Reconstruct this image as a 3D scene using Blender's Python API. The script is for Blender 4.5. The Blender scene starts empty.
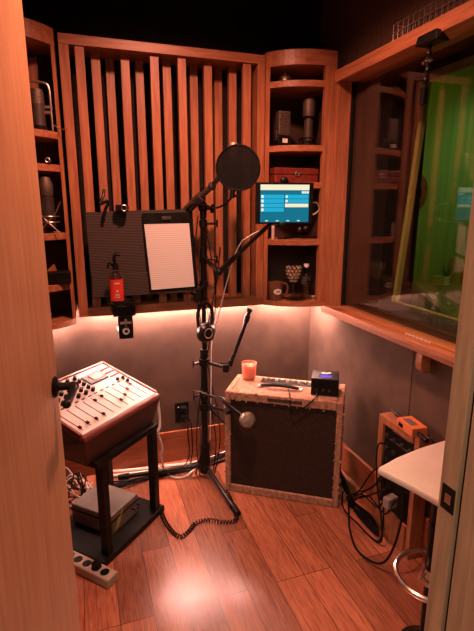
import bpy, bmesh, math, random
from mathutils import Vector, Matrix
random.seed(7)
S = bpy.context.scene; COL = S.collection
V = Vector
# ------------------------------------------------------------------ camera model
F=465.0; PIT=math.radians(13.1); YAW=math.radians(18.7); H=1.5
cP,sP,cT,sT=math.cos(PIT),math.sin(PIT),math.cos(YAW),math.sin(YAW)
def ray(x,y):
    a=x-237;b=y-315.5
    up=-(F*sP+b*cP);fw=F*cP-b*sP
    return V((a*cT+fw*sT,-a*sT+fw*cT,up))
CAM=V((0,0,H))
def atX(x,y,v): r=ray(x,y); return CAM+r*(v/r.x)
def atY(x,y,v): r=ray(x,y); return CAM+r*(v/r.y)
def atZ(x,y,v): r=ray(x,y); return CAM+r*((v-H)/r.z)
cam=bpy.data.objects.new('camera',bpy.data.cameras.new('camera')); COL.objects.link(cam); S.camera=cam
cam.location=CAM; cam.rotation_euler=(math.pi/2-PIT,0,-YAW)
cam.data.sensor_fit='VERTICAL'; cam.data.sensor_height=24; cam.data.lens=24*F/631; cam.data.clip_start=.02
S.view_settings.view_transform='Standard'; S.view_settings.look='None'; S.view_settings.gamma=1; S.view_settings.use_curve_mapping=False
S.view_settings.exposure=0.0
# ------------------------------------------------------------------ materials
MATS={}
def base(name,col,rough=.5,metal=0,spec=.5):
    m=bpy.data.materials.new(name); m.use_nodes=True; b=m.node_tree.nodes['Principled BSDF']
    b.inputs['Base Color'].default_value=(*col,1); b.inputs['Roughness'].default_value=rough
    b.inputs['Metallic'].default_value=metal; b.inputs['Specular IOR Level'].default_value=spec
    MATS[name]=m; return m,b,m.node_tree.nodes,m.node_tree.links
def noisy(name,ca,cb,scale=(1,1,1),ns=20,rough=.6,metal=0,bump=.0,detail=4,spec=.5,lo=.35,hi=.65):
    m,b,N,L=base(name,ca,rough,metal,spec)
    tc=N.new('ShaderNodeTexCoord'); mp=N.new('ShaderNodeMapping'); mp.inputs['Scale'].default_value=scale
    no=N.new('ShaderNodeTexNoise'); no.inputs['Scale'].default_value=ns; no.inputs['Detail'].default_value=detail
    cr=N.new('ShaderNodeValToRGB'); cr.color_ramp.elements[0].color=(*ca,1); cr.color_ramp.elements[1].color=(*cb,1)
    cr.color_ramp.elements[0].position=lo; cr.color_ramp.elements[1].position=hi
    L.new(tc.outputs['Object'],mp.inputs['Vector']); L.new(mp.outputs['Vector'],no.inputs['Vector'])
    L.new(no.outputs['Fac'],cr.inputs['Fac']); L.new(cr.outputs['Color'],b.inputs['Base Color'])
    if bump:
        bp=N.new('ShaderNodeBump'); bp.inputs['Strength'].default_value=bump; bp.inputs['Distance'].default_value=.003
        L.new(no.outputs['Fac'],bp.inputs['Height']); L.new(bp.outputs['Normal'],b.inputs['Normal'])
    return m
def wood(name,ca,cb,ax='Z',rough=.42,ns=14):
    sc={'Z':(6,6,.45),'Y':(6,.45,6),'X':(.45,6,6)}[ax]
    m=noisy(name,ca,cb,sc,ns,rough,bump=.12,detail=6,lo=.3,hi=.7)
    return m
OAK=((.30,.105,.048),(.50,.20,.092))
OAKD=((.24,.080,.036),(.42,.165,.075)); oakZ=wood('oak_upright',*OAKD,'Z'); oakX=wood('oak_across',*OAKD,'X'); oakY=wood('oak_along',*OAK,'Y')  # OAKD: darker oak copy, light falloff at the corner cabinets put into its colour
door_wood=wood('door_veneer',(.40,.22,.11),(.52,.30,.16),'Z',.45,9)
jamb_wood=wood('jamb_wood',(.27,.17,.10),(.42,.28,.18),'Z',.6,14)
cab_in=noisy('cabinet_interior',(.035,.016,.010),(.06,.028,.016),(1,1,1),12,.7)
board_wood=wood('pine_board',(.42,.30,.10),(.55,.40,.16),'Z',.5)
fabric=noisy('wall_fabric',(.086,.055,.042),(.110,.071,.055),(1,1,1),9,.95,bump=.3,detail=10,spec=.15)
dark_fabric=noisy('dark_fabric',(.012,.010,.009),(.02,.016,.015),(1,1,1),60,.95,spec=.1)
brown_fabric=noisy('brown_fabric',(.10,.062,.047),(.14,.088,.066),(1,1,1),60,.95,spec=.1)
ceil_m=noisy('ceiling_paint',(.012,.010,.009),(.02,.016,.014),(1,1,1),20,.95,spec=.1)
hall_m=noisy('hall_paint',(.5,.46,.42),(.56,.52,.47),(1,1,1),8,.9)
black=noisy('black_plastic',(.004,.0038,.0036),(.010,.009,.0085),(1,1,1),30,.38,spec=.16)
blackm=noisy('black_metal',(.005,.0045,.0045),(.010,.009,.0085),(1,1,1),30,.28,spec=.28)
rubber=noisy('black_rubber',(.005,.0045,.0045),(.009,.008,.008),(1,1,1),50,.5,spec=.15)
chrome=noisy('chrome',(.75,.73,.70),(.85,.83,.8),(1,1,1),10,.18,1)
nickel=noisy('nickel',(.45,.40,.36),(.62,.56,.5),(1,1,1),40,.35,1)
mesh_m=noisy('mic_grille',(.16,.13,.10),(.42,.36,.28),(1,1,1),260,.45,.7,bump=.6,detail=2)
dmesh_m=noisy('dark_grille',(.06,.045,.035),(.17,.13,.10),(1,1,1),260,.5,.6,bump=.6,detail=2)
gmetal=noisy('grey_metal',(.06,.052,.047),(.10,.088,.08),(1,1,1),30,.4,.7)
brownmic=noisy('bronze_paint',(.035,.024,.02),(.06,.042,.034),(1,1,1),30,.5)
tweed=noisy('tweed_cloth',(.26,.135,.09),(.44,.25,.17),(1,1,1),55,.9,bump=1.0,detail=8,spec=.2)
grille_m=noisy('grille_cloth',(.022,.012,.009),(.042,.024,.017),(1,1,1),200,.85,bump=.3,spec=.2)
white_m=noisy('white_panel',(.55,.52,.49),(.62,.58,.54),(1,1,1),10,.5)
seat_m=noisy('white_seat',(.60,.57,.50),(.66,.62,.55),(1,1,1),8,.6)
whitep=noisy('white_plastic',(.7,.65,.6),(.78,.73,.68),(1,1,1),10,.45)
beige=noisy('beige_plastic',(.34,.29,.23),(.40,.35,.28),(1,1,1),12,.5)
greybox=noisy('grey_case',(.13,.11,.09),(.17,.145,.12),(1,1,1),12,.5)
yellowst=noisy('yellow_sticker',(.35,.36,.06),(.42,.42,.08),(1,1,1),12,.5)
redwood=wood('cherry_wood',(.11,.025,.018),(.20,.05,.034),'X',.35)
hull_m=noisy('dark_hull',(.035,.012,.009),(.06,.02,.014),(3,1,1),14,.4)
redm=noisy('red_button',(.6,.05,.03),(.7,.07,.04),(1,1,1),12,.4)
redlab=noisy('red_label',(.62,.035,.02),(.68,.05,.03),(1,1,1),12,.5)
redcase=noisy('oxblood_case',(.13,.018,.012),(.20,.03,.02),(1,1,1),60,.45)
orange=noisy('orange_paint',(.62,.17,.06),(.70,.21,.08),(1,1,1),12,.4)
brownmug=noisy('brown_mug',(.12,.05,.03),(.17,.075,.045),(1,1,1),12,.3)
greyconn=noisy('grey_connector',(.2,.18,.155),(.27,.24,.2),(1,1,1),12,.5)
gskin=noisy('guitar_finish',(.20,.05,.02),(.30,.09,.03),(1,1,1),12,.3)
green_m=noisy('green_wall',(.20,.26,.08),(.27,.33,.11),(5,1,.3),3,.8)
sofa_m=noisy('sofa_fabric',(.12,.085,.08),(.18,.13,.12),(1,1,1),40,.9)
green_lit=noisy('green_lit_wood',(.20,.24,.05),(.27,.31,.08),(6,6,.5),14,.5)  # wood of the outer frame, green lamp light put into its base colour
leaf=noisy('leaf',(.03,.10,.02),(.06,.16,.03),(1,1,1),30,.5)
# notebook paper with faint rules
paper,pb,PN,PL=base('ruled_paper',(.66,.64,.62),.8)
tc=PN.new('ShaderNodeTexCoord'); wv=PN.new('ShaderNodeTexWave'); wv.wave_type='BANDS'; wv.bands_direction='Z'; wv.inputs['Scale'].default_value=31
cr=PN.new('ShaderNodeValToRGB'); cr.color_ramp.elements[0].color=(.50,.46,.46,1); cr.color_ramp.elements[0].position=.0; cr.color_ramp.elements[1].position=.25; cr.color_ramp.elements[1].color=(.66,.64,.62,1)
PL.new(tc.outputs['Object'],wv.inputs['Vector']); PL.new(wv.outputs['Fac'],cr.inputs['Fac']); PL.new(cr.outputs['Color'],pb.inputs['Base Color'])
# corrugated desk
corr,pb,PN,PL=base('corrugated_foam',(.05,.035,.03),.85,0,.2)
tc=PN.new('ShaderNodeTexCoord'); wv=PN.new('ShaderNodeTexWave'); wv.bands_direction='Z'; wv.inputs['Scale'].default_value=42; wv.inputs['Distortion'].default_value=1.2; wv.inputs['Detail'].default_value=3
cr=PN.new('ShaderNodeValToRGB'); cr.color_ramp.elements[0].color=(.02,.015,.013,1); cr.color_ramp.elements[1].color=(.085,.062,.052,1)
bp=PN.new('ShaderNodeBump'); bp.inputs['Strength'].default_value=.5; bp.inputs['Distance'].default_value=.003
PL.new(tc.outputs['Object'],wv.inputs['Vector']); PL.new(wv.outputs['Fac'],cr.inputs['Fac']); PL.new(cr.outputs['Color'],pb.inputs['Base Color'])
PL.new(wv.outputs['Fac'],bp.inputs['Height']); PL.new(bp.outputs['Normal'],pb.inputs['Normal'])
# floor planks
floor_m,fb,N,L=base('oak_planks',(.3,.12,.05),.33); fb.inputs['Coat Weight'].default_value=.45; fb.inputs['Coat Roughness'].default_value=.22
tc=N.new('ShaderNodeTexCoord'); mp=N.new('ShaderNodeMapping'); mp.inputs['Rotation'].default_value=(0,0,math.pi/2); mp.inputs['Location'].default_value=(0,.004,0)
br=N.new('ShaderNodeTexBrick'); br.inputs['Scale'].default_value=1; br.inputs['Brick Width'].default_value=.95; br.inputs['Row Height'].default_value=.125
br.inputs['Mortar Size'].default_value=.0016; br.inputs['Mortar Smooth'].default_value=.3; br.inputs['Bias'].default_value=0; br.offset=.37; br.offset_frequency=3
br.inputs['Color1'].default_value=(.0,.0,.0,1); br.inputs['Color2'].default_value=(1,1,1,1); br.inputs['Mortar'].default_value=(.5,.5,.5,1)
m2=N.new('ShaderNodeMapping'); m2.inputs['Scale'].default_value=(14,.9,1)
addv=N.new('ShaderNodeVectorMath'); addv.operation='ADD'
sc=N.new('ShaderNodeVectorMath'); sc.operation='SCALE'; sc.inputs['Scale'].default_value=13
no=N.new('ShaderNodeTexNoise'); no.inputs['Scale'].default_value=9; no.inputs['Detail'].default_value=7; no.inputs['Distortion'].default_value=1.3
L.new(tc.outputs['Object'],mp.inputs['Vector']); L.new(mp.outputs['Vector'],br.inputs['Vector'])
L.new(tc.outputs['Object'],m2.inputs['Vector']); L.new(br.outputs['Color'],sc.inputs[0]); L.new(m2.outputs['Vector'],addv.inputs[0]); L.new(sc.outputs['Vector'],addv.inputs[1]); L.new(addv.outputs['Vector'],no.inputs['Vector'])
c1=N.new('ShaderNodeValToRGB'); c1.color_ramp.elements[0].position=.3; c1.color_ramp.elements[1].position=.68
c1.color_ramp.elements[0].color=(.19,.056,.028,1); c1.color_ramp.elements[1].color=(.45,.165,.088,1)
L.new(no.outputs['Fac'],c1.inputs['Fac'])
tone=N.new('ShaderNodeMapRange'); tone.inputs['To Min'].default_value=.60; tone.inputs['To Max'].default_value=1.35; L.new(br.outputs['Color'],tone.inputs['Value'])
mx=N.new('ShaderNodeVectorMath'); mx.operation='SCALE'; L.new(c1.outputs['Color'],mx.inputs[0]); L.new(tone.outputs['Result'],mx.inputs['Scale'])
mm=N.new('ShaderNodeMix'); mm.data_type='RGBA'; mm.inputs['B'].default_value=(.045,.015,.008,1); L.new(br.outputs['Fac'],mm.inputs['Factor']); L.new(mx.outputs['Vector'],mm.inputs['A'])
L.new(mm.outputs['Result'],fb.inputs['Base Color'])
rr=N.new('ShaderNodeMapRange'); rr.inputs['To Min'].default_value=.22; rr.inputs['To Max'].default_value=.40; L.new(no.outputs['Fac'],rr.inputs['Value']); L.new(rr.outputs['Result'],fb.inputs['Roughness'])
bp=N.new('ShaderNodeBump'); bp.inputs['Strength'].default_value=.15; bp.inputs['Distance'].default_value=.002; L.new(no.outputs['Fac'],bp.inputs['Height']); L.new(bp.outputs['Normal'],fb.inputs['Normal'])
def emit(name,col,st):
    m=bpy.data.materials.new(name); m.use_nodes=True; n=m.node_tree.nodes; n.clear()
    e=n.new('ShaderNodeEmission'); e.inputs[0].default_value=(*col,1); e.inputs[1].default_value=st
    o=n.new('ShaderNodeOutputMaterial'); m.node_tree.links.new(e.outputs[0],o.inputs[0]); return m
def pane(name,tint=(1,1,1),boost=1.0,alpha=None,gcol=(1,1,1)):
    m=bpy.data.materials.new(name); m.use_nodes=True; n=m.node_tree.nodes; l=m.node_tree.links; n.clear()
    t=n.new('ShaderNodeBsdfTransparent'); t.inputs[0].default_value=(*tint,1); g=n.new('ShaderNodeBsdfGlossy'); g.inputs['Roughness'].default_value=.01; g.inputs['Color'].default_value=(*gcol,1)
    f=n.new('ShaderNodeFresnel'); ge=n.new('ShaderNodeNewGeometry'); mr=n.new('ShaderNodeMapRange')
    mr.inputs['To Min'].default_value=1.5; mr.inputs['To Max'].default_value=1/1.5; l.new(ge.outputs['Backfacing'],mr.inputs['Value']); l.new(mr.outputs['Result'],f.inputs['IOR'])
    mu=n.new('ShaderNodeMath'); mu.operation='MULTIPLY'; mu.use_clamp=True; mu.inputs[1].default_value=boost; l.new(f.outputs[0],mu.inputs[0])
    x=n.new('ShaderNodeMixShader'); l.new(mu.outputs[0],x.inputs[0]); l.new(t.outputs[0],x.inputs[1]); l.new(g.outputs[0],x.inputs[2])
    o=n.new('ShaderNodeOutputMaterial'); l.new(x.outputs[0],o.inputs[0]); return m
glass=pane('window_glass',(.93,.95,.93),1.3)
tglass=pane('clear_glass',(.86,.84,.80),1.8)
def net(name,col,op):
    m=bpy.data.materials.new(name); m.use_nodes=True; n=m.node_tree.nodes; l=m.node_tree.links; b=n['Principled BSDF']
    b.inputs['Base Color'].default_value=(*col,1); b.inputs['Roughness'].default_value=.5; b.inputs['Specular IOR Level'].default_value=.15; b.inputs['Alpha'].default_value=op; return m
net_m=net('nylon_net',(.006,.005,.005),.88)
wax,wb,_,_=base('coral_wax',(.90,.22,.12),.5); wb.inputs['Subsurface Weight'].default_value=.0
candglass=net('coral_glass',(.95,.42,.30),.38)
# ------------------------------------------------------------------ mesh helpers
class MB:
    def __init__(s): s.bm=bmesh.new()
    def box(s,c,d,rot=0,M=None,taper=None):
        R=Matrix.Translation(V(c))@(M if M is not None else Matrix.Rotation(rot,4,'Z'))@Matrix.Diagonal((*d,1))
        bmesh.ops.create_cube(s.bm,size=1,matrix=R); return s
    def bb(s,a,b):
        a=V(a);b=V(b); return s.box((a+b)/2,[abs(x) for x in (b-a)])
    def hexa(s,p):  # 8 points: bottom 4 ccw, top 4
        v=[s.bm.verts.new(V(q)) for q in p]
        for f in ((3,2,1,0),(4,5,6,7),(0,1,5,4),(1,2,6,5),(2,3,7,6),(3,0,4,7)): s.bm.faces.new([v[i] for i in f])
        return s
    def cyl(s,p0,p1,r0,r1=None,n=20):
        p0=V(p0);p1=V(p1); r1=r0 if r1 is None else r1; d=p1-p0
        M=Matrix.Translation((p0+p1)/2)@d.to_track_quat('Z','Y').to_matrix().to_4x4()
        bmesh.ops.create_cone(s.bm,cap_ends=True,segments=n,radius1=r0,radius2=r1,depth=d.length,matrix=M); return s
    def sph(s,c,r,sc=(1,1,1),M=None,n=18):
        R=Matrix.Translation(V(c))@(M if M is not None else Matrix.Identity(4))@Matrix.Diagonal((r*sc[0],r*sc[1],r*sc[2],1))
        bmesh.ops.create_uvsphere(s.bm,u_segments=n,v_segments=n//2+2,radius=1,matrix=R); return s
    def tube(s,pts,r,n=8,sm=True,cyc=False):
        pts=[V(p) for p in pts]
        if sm: pts=smooth(pts)
        rings=[]; up=V((0,0,1))
        T0=None
        for i,p in enumerate(pts):
            t=(pts[min(i+1,len(pts)-1)]-pts[max(i-1,0)])
            if cyc: t=pts[(i+1)%len(pts)]-pts[i-1]
            if t.length<1e-9: t=V((0,0,1))
            t.normalize()
            if T0 is None:
                a=t.cross(up)
                if a.length<.05: a=t.cross(V((1,0,0)))
                a.normalize()
            else:
                a=(a-t*a.dot(t))
                if a.length<1e-6: a=t.orthogonal()
                a.normalize()
            T0=t; b=t.cross(a)
            rings.append([s.bm.verts.new(p+(a*math.cos(k*2*math.pi/n)+b*math.sin(k*2*math.pi/n))*r) for k in range(n)])
        m=len(rings)
        for i in range(m if cyc else m-1):
            A=rings[i];B=rings[(i+1)%m]
            for k in range(n): s.bm.faces.new((A[k],A[(k+1)%n],B[(k+1)%n],B[k]))
        if not cyc: s.bm.faces.new(rings[0][::-1]); s.bm.faces.new(rings[-1])
        return s
    def lathe(s,prof,o=(0,0,0),ax=(0,0,1),n=28,caps=True):
        M=Matrix.Translation(V(o))@V(ax).to_track_quat('Z','Y').to_matrix().to_4x4()
        rings=[[s.bm.verts.new(M@V((r*math.cos(k*2*math.pi/n),r*math.sin(k*2*math.pi/n),z))) for k in range(n)] for r,z in prof]
        for A,B in zip(rings,rings[1:]):
            for k in range(n): s.bm.faces.new((A[k],A[(k+1)%n],B[(k+1)%n],B[k]))
        if caps: s.bm.faces.new(rings[0][::-1]); s.bm.faces.new(rings[-1])
        return s
    def prism(s,poly,h0,h1,M=None):  # poly in xy, extruded in z (then M)
        M=M or Matrix.Identity(4)
        a=[s.bm.verts.new(M@V((x,y,h0))) for x,y in poly]; b=[s.bm.verts.new(M@V((x,y,h1))) for x,y in poly]
        n=len(a); s.bm.faces.new(a[::-1]); s.bm.faces.new(b)
        for k in range(n): s.bm.faces.new((a[k],a[(k+1)%n],b[(k+1)%n],b[k]))
        return s
    def torus(s,c,R,r,ax=(0,0,1),n=40):
        M=Matrix.Translation(V(c))@V(ax).to_track_quat('Z','Y').to_matrix().to_4x4()
        return s.tube([M@V((R*math.cos(k*2*math.pi/n),R*math.sin(k*2*math.pi/n),0)) for k in range(n)],r,8,False,True)
def smooth(P,k=7):
    if len(P)<3: return P
    out=[]
    for i in range(len(P)-1):
        p0=P[max(i-1,0)];p1=P[i];p2=P[i+1];p3=P[min(i+2,len(P)-1)]
        for j in range(k):
            t=j/k
            out.append(.5*((2*p1)+(p2-p0)*t+(2*p0-5*p1+4*p2-p3)*t*t+(3*p1-p0-3*p2+p3)*t**3))
    out.append(P[-1]); return out
def obj(name,mb,mat,par=None,bev=0,smooth_=False,angle=35):
    me=bpy.data.meshes.new(name); bm=mb.bm
    bmesh.ops.recalc_face_normals(bm,faces=bm.faces[:])
    bm.to_mesh(me); bm.free()
    o=bpy.data.objects.new(name,me); COL.objects.link(o)
    if par is None:
        xs=[v.co for v in me.vertices]
        org=V(((min(v.x for v in xs)+max(v.x for v in xs))/2,(min(v.y for v in xs)+max(v.y for v in xs))/2,min(v.z for v in xs)))
        me.transform(Matrix.Translation(-org)); o.location=org
    else:
        W=Matrix.Identity(4); q=par
        chain=[]
        while q: chain.append(q); q=q.parent
        for q in reversed(chain): W=W@(Matrix.Translation(q.location)@q.rotation_euler.to_matrix().to_4x4())
        me.transform(W.inverted()); o.parent=par
    for m in (mat if isinstance(mat,(list,tuple)) else [mat]): me.materials.append(m)
    if smooth_:
        for p in me.polygons: p.use_smooth=True
        me.set_sharp_from_angle(angle=math.radians(angle))
    if bev:
        b=o.modifiers.new('bevel','BEVEL'); b.width=bev; b.segments=2; b.limit_method='ANGLE'; b.angle_limit=math.radians(40)
    return o
def thing(name,loc,label,cat,group=None,rz=0):
    o=bpy.data.objects.new(name,None); COL.objects.link(o); o.location=loc; o.rotation_euler=(0,0,rz); o.empty_display_size=.05
    o['label']=label;o['category']=cat
    if group: o['group']=group
    return o
def tag(o,label,cat,group=None):
    o['label']=label;o['category']=cat
    if group: o['group']=group
    return o
def st(o): o['kind']='structure'; return o
def copy_tree(o,parent=None):
    c=o.copy(); COL.objects.link(c); c.parent=parent
    for ch in list(o.children): copy_tree(ch,c)
    return c
# ------------------------------------------------------------------ room shell
WX=1.35; WB=2.55; WL=-.46; ZC=2.62; YF=2.35; YD=.60
st(obj('floor',MB().bb((-1.4,-1.6,-.06),(WX+.4,WB+.1,0)),floor_m))
st(obj('ceiling',MB().bb((WL-.1,YD-.1,ZC),(WX+.4,WB+.1,ZC+.06)),ceil_m))
m=MB(); m.bb((WL-.1,WB,0),(WX+.1,WB+.08,1.15)); st(obj('wall_back',m,fabric))
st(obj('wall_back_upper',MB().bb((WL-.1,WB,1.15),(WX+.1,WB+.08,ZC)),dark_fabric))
st(obj('wall_left',MB().bb((WL-.1,YD,0),(WL,WB,ZC)),fabric))
# right wall with window hole  Y .70..2.19, Z .95..2.14
m=MB()
m.bb((WX,YD-.1,0),(WX+.3,WB,.925)); m.bb((WX,2.235,.925),(WX+.3,WB,2.16)); m.bb((WX,YD-.1,.925),(WX+.3,.72,2.16))
st(obj('wall_right',m,fabric))
st(obj('wall_right_upper',MB().bb((WX,YD-.1,2.16),(WX+.3,WB,ZC)),brown_fabric))
# fabric panel seam on right wall
st(obj('trim_1',MB().bb((WX-.003,1.585,.21),(WX,1.590,.92)),brown_fabric))
# front (door) wall, jamb side
st(obj('wall_front',MB().bb((.66,.48,0),(WX,.60,2.5)).bb((WL-.1,.48,0),(-.29,.60,2.5)).bb((WL-.1,.48,2.12),(WX,.60,ZC)),fabric))
j=st(obj('trim_3',MB().bb((.60,.565,0),(.66,.605,2.12)).bb((.612,.552,0),(.66,.566,2.12)).bb((.60,.40,0),(.66,.553,2.12)),jamb_wood,bev=.002))
obj('seal',MB().bb((.6105,.5525,.01),(.6125,.5655,2.12)),rubber,j)
# strike plate on the face of the jamb
sc_=atX(448,500,.60); m=MB()
sc_=V((.5985,.578,1.0))
m.bb((.5985,.5665,.962),(.6005,.598,1.012))
pl=obj('strike_plate',m,black,j,bev=.002)
obj('strike_opening',MB().bb((.5975,.574,.978),(.5990,.588,.996)),nickel,pl)
# skirting
st(obj('baseboard_back',MB().bb((WL,WB-.016,0),(WX-.02,WB,.195)),wood('skirting_back',(.20,.055,.022),(.34,.11,.045),'X',.4),bev=.003))
st(obj('baseboard_right',MB().bb((WX-.018,YD,0),(WX,WB,.195)),wood('skirting_right',(.20,.055,.022),(.34,.11,.045),'Y',.4),bev=.003))
st(obj('trim_2',MB().bb((WX-.045,1.69,0),(WX-.018,WB-.016,.045)),oakY,bev=.008))
st(obj('baseboard_left',MB().bb((WL,YD,0),(WL+.016,WB-.016,.195)),oakY,bev=.003))
# hall behind the camera
st(obj('wall_hall',MB().bb((-1.4,-1.6,0),(1.75,-1.5,2.6)).bb((-1.5,-1.6,0),(-1.4,.6,2.6)).bb((1.65,-1.5,0),(1.75,.45,2.6)).bb((-1.4,.40,0),(-.56,.48,2.6)),hall_m))
st(obj('ceiling_hall',MB().bb((-1.5,-1.6,2.6),(1.75,.5,2.66)),hall_m))
# ------------------------------------------------------------------ door leaf
p0=V((-.262,.43,0)); p1=V((-.088,1.40,0)); dd=(p1-p0).normalized(); nn=V((dd.y,-dd.x,0)); ang=math.atan2(dd.y,dd.x)
W=(p1-p0).length
leaf_c=(p0+p1)/2-nn*.0225
d=st(obj('door_1',MB().box(leaf_c+V((0,0,1.06)),(W,.045,2.10),ang),door_wood,bev=.002))
hc=p0+dd*(W-.045)+V((0,0,.998))
h=obj('lever_handle',MB().cyl(hc+nn*.045,hc+nn*.062,.012,.011).tube([hc+nn*.055,hc+nn*.060-dd*.03,hc+nn*.058-dd*.075+V((0,0,-.006)),hc+nn*.055-dd*.105+V((0,0,-.010))],.0105,12).sph(hc+nn*.056,.0135).sph(hc+nn*.055-dd*.107+V((0,0,-.010)),.012),black,d,smooth_=True)
obj('rose',MB().lathe([(.0,0),(.029,0),(.031,.004),(.026,.010),(.014,.013),(.0,.013)],hc+nn*.0005,nn,caps=False).cyl(hc+nn*.01,hc+nn*.05,.0125,.011),black,d,smooth_=True)
# ------------------------------------------------------------------ slat panel
t=thing('slat_panel',(.463,2.45,.975),'tall oak frame filled with upright wooden slats over black backing on back wall','slat panel')
z0,z1=.972,2.232; zi0,zi1=1.018,2.19
obj('rail',MB().bb((-.02,YF,z0),(.945,WB-.03,zi0)),oakX,t,bev=.002); obj('rail',MB().bb((-.02,YF,zi1),(.945,WB-.03,z1)),oakX,t,bev=.002)
obj('stile',MB().bb((-.02,YF,zi0),(.022,WB-.03,zi1)),oakZ,t,bev=.002); obj('stile',MB().bb((.905,YF,zi0),(.945,WB-.03,zi1)),oakZ,t,bev=.002)
obj('backing',MB().bb((-.018,WB-.03,z0),(.943,WB-.002,z1)),dark_fabric,t)
ys=[2.358,2.423,2.495,2.409,2.478,2.372,2.428,2.367,2.467,2.396,2.49,2.426,2.36]
xs=[.066,.136,.204,.267,.341,.397,.465,.526,.607,.662,.742,.799,.853]
m=MB()
for x,y in zip(xs,ys):
    w=.040
    m.bb((x-w/2,y,zi0),(x+w/2,y+.03,zi1))
obj('slats',m,oakZ,t,bev=.0015)
led=emit('led_strip',(1,.54,.44),450)
obj('light_strip',MB().bb((0,WB-.046,z0-.008),(.93,WB-.034,z0-.001)),led,t)
# ------------------------------------------------------------------ corner cabinets
def bez(a,b,c,n=14): return [a*(1-t)**2+b*2*t*(1-t)+c*t*t for t in [i/n for i in range(n+1)]]
def cabinet(mir,label,shelves,led_on=True):
    cx=.456 if mir else .463
    zb0,zb1=(.942,.972) if mir else (.972,1.0)
    def X(x): return 2*cx-x if mir else x
    t=thing('corner_cabinet',(X(1.2),2.4,.975),label,'cabinet')
    a,b,c=V((.948,2.352)),V((1.05,2.205)),V((1.272,2.215))
    arc=bez(a,b,c)
    def plate(z0_,z1_,inset=0,full=True):
        pts=[(X(p.x+(.012 if inset else 0)*0),p.y+inset) for p in arc]
        poly=pts+[(X(1.272 if not inset else 1.262),2.52),(X(.955),2.52)]
        return MB().prism(poly,z0_,z1_)
    obj('top_board',plate(2.175,2.245),oakX,t,bev=.002)
    obj('bottom_board',plate(zb0,zb1),oakX,t,bev=.002)
    for z in shelves: obj('shelf',plate(z-.030,z,.004),oakX,t,bev=.002)
    # stiles follow the curve
    def stile(i0,i1,d=.03):
        pts=arc[i0:i1+1]; n=[]
        poly=[(X(p.x),p.y-.001) for p in pts]+[(X(p.x+.002),p.y+d) for p in reversed(pts)]
        return MB().prism(poly,zb1,2.175)
    obj('stile',stile(0,1,.022),oakZ,t,bev=.001)
    obj('stile',stile(12,14),oakZ,t,bev=.001)
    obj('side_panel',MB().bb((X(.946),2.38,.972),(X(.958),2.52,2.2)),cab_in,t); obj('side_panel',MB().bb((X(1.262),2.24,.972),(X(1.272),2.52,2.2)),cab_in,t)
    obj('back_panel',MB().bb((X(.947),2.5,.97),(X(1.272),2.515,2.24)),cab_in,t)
    obj('light_strip',MB().bb((X(.99),2.505,zb0-.009),(X(1.25),2.517,zb0-.002)),led,t)
    if not mir: obj('light_strip',MB().bb((1.26,2.25,zb0-.009),(1.272,2.50,zb0-.002)),led,t)
    return t
cr_=cabinet(False,'curved oak corner cabinet right of the slat panel holding microphones, case and mug',(2.108,1.806,1.625,1.333))
cl_=cabinet(True,'curved oak corner cabinet left of the slat panel, half hidden by the door',(1.825,1.685,1.385,1.15))
# ------------------------------------------------------------------ window
w=thing('window_1',(1.4,1.45,.95),'','window'); 
for k in ('label','category'): del w[k]
w['kind']='structure'
YJ=2.205; Y0=.74; XF=1.272
m=MB(); m.bb((XF,YJ,.968),(1.353,2.25,2.16)); obj('jamb',m,oakZ,w,bev=.002); obj('jamb',MB().bb((XF,Y0-.05,.968),(1.353,Y0,2.16)),oakZ,w,bev=.002)
m=MB(); m.bb((XF,Y0-.05,2.11),(1.42,2.262,2.16)); m.bb((XF-.012,Y0-.05,2.100),(XF+.0,2.262,2.155)); obj('header',m,oakY,w,bev=.003)
m=MB(); m.bb((XF-.012,Y0-.05,.93),(1.40,2.262,.968)); m.bb((XF-.022,Y0-.05,.952),(XF+.01,2.262,.976)); m.bb((1.30,Y0,.966),(1.31,YJ,.974)); obj('sill',m,oakY,w,bev=.005)
m=MB(); m.bb((1.353,YJ,.95),(1.45,2.235,2.14)); m.bb((1.45,2.0,.95),(1.655,2.235,2.14)); m.bb((1.40,Y0,.925),(1.65,2.235,.968)); m.bb((1.42,Y0,2.12),(1.65,2.235,2.16)); obj('reveal',m,dark_fabric,w)
TL=math.radians(0)
# inner pane, top leaning slightly
gz=1.54; hx=math.sin(TL)*.58; GX=1.366
m=MB(); m.hexa([(GX-hx,Y0,.966),(GX+.008-hx,Y0,.966),(GX+.008-hx,YJ,.966),(GX-hx,YJ,.966),(GX+hx,Y0,2.118),(GX+.008+hx,Y0,2.118),(GX+.008+hx,YJ,2.118),(GX+hx,YJ,2.118)])
obj('glass_pane',m,glass,w)
# second pane on the control-room side with green-lit wooden edge, leaning outwards at the top
yE=2.0
a0=V((1.532,yE,1.02)); a1=V((1.619,yE,2.085))
def lean(u,z): k=(z-a0.z)/(a1.z-a0.z); return a0.x+(a1.x-a0.x)*k+u
def slab(mb,u0,u1,y0,y1,za,zb): mb.hexa([(lean(u0,za),y0,za),(lean(u1,za),y0,za),(lean(u1,za),y1,za),(lean(u0,za),y1,za),(lean(u0,zb),y0,zb),(lean(u1,zb),y0,zb),(lean(u1,zb),y1,zb),(lean(u0,zb),y1,zb)])
m=MB(); slab(m,0,.026,yE-.025,yE,1.02,2.12); slab(m,0,.022,Y0,yE-.03,2.082,2.12); slab(m,0,.010,Y0,yE-.025,1.02,1.028); obj('outer_frame',m,green_lit,w,bev=.001)
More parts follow.
